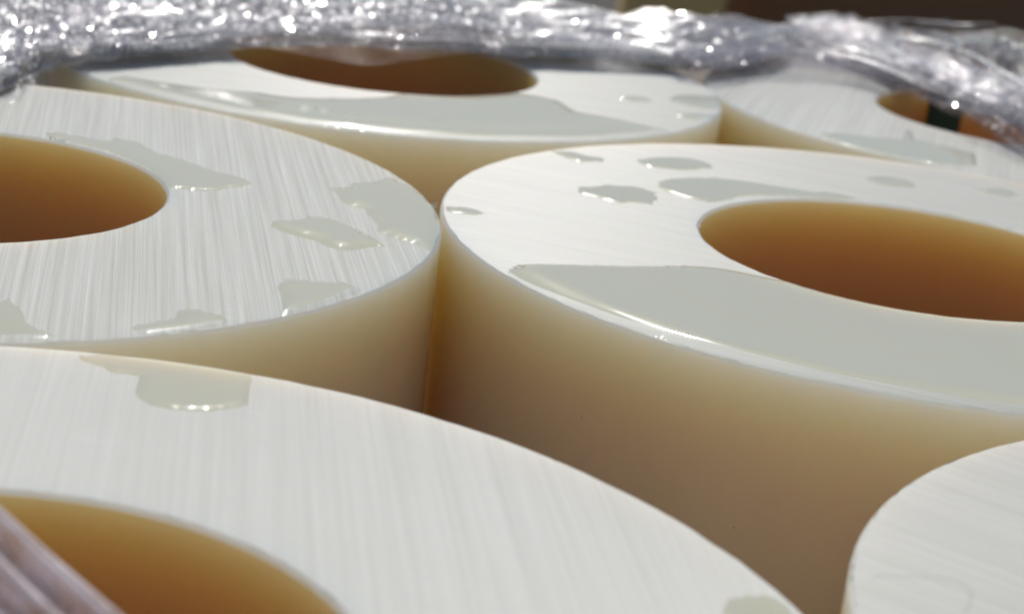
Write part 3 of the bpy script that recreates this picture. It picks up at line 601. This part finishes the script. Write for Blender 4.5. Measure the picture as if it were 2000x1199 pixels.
tag(fs, 'out-of-focus pleated film strip across the bore of the nearest tube at bottom left', 'stretch film', 'clear stretch film wrapped round the bundle')
def fold(rows, seed, a, b, rad, mat, parent, lift=.012, wob=.02):
    # a long tension fold: the film doubled into a thin rounded pleat
    n = 60; R = np.array([spline(r, 200) for r in rows]); R = np.stack([spline(R[:, i], 60) for i in range(200)], 1)
    t_ = np.linspace(0, 1, n); uu = a[0]+(b[0]-a[0])*t_; vv = a[1]+(b[1]-a[1])*t_ + .03*np.sin(t_*5+seed)
    X = R[np.clip((vv*59).astype(int), 0, 59), np.clip((uu*199).astype(int), 0, 199)].astype(float)
    k_ = np.ones(9)/9
    for c in range(3): X[:, c] = np.convolve(np.pad(X[:, c], 4, mode='edge'), k_, 'valid')
    X = X + crumple(X, 11, [(3, .020, 3)])*.7 + np.array([0, 0, lift]) + crumple(X, seed, [(7, wob*.4, 2)])
    T = np.gradient(X, axis=0); T /= np.linalg.norm(T, axis=1)[:, None]+1e-9
    A = np.cross(T, [0, 0, 1]); A /= np.linalg.norm(A, axis=1)[:, None]+1e-9; B_ = np.cross(A, T); m = 8
    w_ = rad*np.sin(np.pi*np.clip(t_, .02, .98))**.4
    V = [X[i]+A[i]*w_[i]*2.2*math.cos(2*math.pi*j/m)+B_[i]*w_[i]*.8*math.sin(2*math.pi*j/m) for i in range(n) for j in range(m)]
    F = [(i*m+j, i*m+(j+1) % m, (i+1)*m+(j+1) % m, (i+1)*m+j) for i in range(n-1) for j in range(m)]
    mesh_obj('fold', [tuple(v*U) for v in V], F, mat, parent, True)
M_FOLD = mat_film('stretch_film_fold', .30, .09, 1.5, bump=.2)
fr2 = np.random.RandomState(77)
for i in range(48):
    u0 = fr2.uniform(0, .9); L_ = fr2.uniform(.08, .25); v0 = fr2.uniform(.05, .6)
    fold(SHEET_MAIN, 100+i, (u0, v0), (min(u0+L_, .99), np.clip(v0+fr2.uniform(-.12, .12), .02, .62)), fr2.uniform(.003, .008), M_FOLD, fm)
for i, (a, b, r_) in enumerate([((.02, .30), (.5, .16), .004), ((.05, .12), (.42, .30), .003), ((.1, .02), (.45, .05), .003), ((.35, .32), (.95, .2), .006), ((.38, .26), (.9, .12), .005),
        ((.45, .59), (.8, .585), .004), ((.2, .5), (.55, .5), .003), ((.5, .45), (.97, .4), .004), ((.42, .2), (.75, .03), .004), ((.3, .4), (.8, .33), .003), ((.6, .3), (.99, .28), .006)]):
    fold(SHEET_RIGHT, 200+i, a, b, r_, M_FOLD, fr_, lift=.02, wob=.01)
for i in range(6): fold(SHEET_BAND, 300+i, (.0+.05*i, .2+.1*i), (.7+.05*i, .1+.13*i), .008, M_FOLD, fb, lift=.02, wob=.015)
# dark strap inside the bore of the back right tube

def box(name, x0, x1, y0, y1, z0, z1, mat, bev=.02, parent=None, nseg=3):
    bm = bmesh.new(); bmesh.ops.create_cube(bm, size=1)
    for v in bm.verts: v.co = Vector(((x0+x1)/2+v.co.x*(x1-x0), (y0+y1)/2+v.co.y*(y1-y0), (z0+z1)/2+v.co.z*(z1-z0)))*U
    bmesh.ops.bevel(bm, geom=bm.edges[:], offset=bev*U, segments=nseg, affect='EDGES', profile=.5)
    me = bpy.data.meshes.new(name); bm.to_mesh(me); bm.free(); me.materials.append(mat)
    for p in me.polygons: p.use_smooth = True
    o = bpy.data.objects.new(name, me); COL.objects.link(o)
    if parent: o.parent = parent
    return o
# dark green packing strap running down the far inside of the back right bore, following its curve
M_STRAP = mat_plain('green_strap_plastic', (.012, .06, .045), (.018, .075, .06), 80, .45, (1, 1, .1), .2, .0004)
cx, cy, cz, _ = TUBES['D']; a0, a1 = math.degrees(math.atan2(.39, 1.296-cx)), math.degrees(math.atan2(.42, 1.420-cx))
vs, fs = [], []
zs = [cz+.03, cz+.005, cz-.1, cz-.6, cz-1.5, cz-3.0]
for z_ in zs:
    for rr in (RI-.006, RI-.020):
        for i in range(9):
            a = math.radians(a0+(a1-a0)*i/8); vs.append((cx+rr*math.cos(a), cy+rr*math.sin(a), z_))
for k in range(len(zs)-1):
    for i in range(8):
        b = k*18
        fs.append((b+i, b+i+1, b+18+i+1, b+18+i)); fs.append((b+9+i+1, b+9+i, b+27+i, b+27+i+1))
    b = k*18; fs.append((b, b+18, b+27, b+9)); fs.append((b+8, b+17, b+35, b+26))
for i in range(8): fs.append((i, i+9, i+10, i+1))
st = mesh_obj('packing_strap', [tuple(c*U for c in v) for v in vs], fs, M_STRAP, None, False)
tag(st, 'dark green flat strap hanging down inside the bore of the back right tube', 'strap')


# ------------------------------------------------------------------ setting
ZG = -LEN*U-.0293*U
gm = mat_plain('dark_concrete', (.035, .032, .03), (.06, .055, .05), 6, .9)
N_ = 40; gv = []; 
for j in range(N_+1):
    for i in range(N_+1): gv.append(((i/N_-.5)*60, (j/N_-.5)*60, ZG-.001+0*RNG.uniform()))
gf = [(j*(N_+1)+i, j*(N_+1)+i+1, (j+1)*(N_+1)+i+1, (j+1)*(N_+1)+i) for j in range(N_) for i in range(N_)]
go = mesh_obj('ground', gv, gf, gm); tag(go, kind='structure')

M_BEIGE = mat_plain('tan_board', (.86, .57, .22), (.92, .62, .26), 3, .8)
M_DARK = mat_plain('dark_brown_timber', (.32, .16, .08), (.40, .20, .10), 2, .75, (3, 3, .6))
bx = box('storage_box', .80, 1.86, 20.5, 22.5, -5.5, -.2, M_BEIGE, .06)
tag(bx, 'out-of-focus tan box in the shade behind the film, against the dark brown wall', 'box')
wl = box('timber_wall', 1.3, 16, 23, 23.6, -5.5, 1.2, M_DARK, .05)
tag(wl, 'dark brown wall in shade far behind the tubes at top right', 'wall')
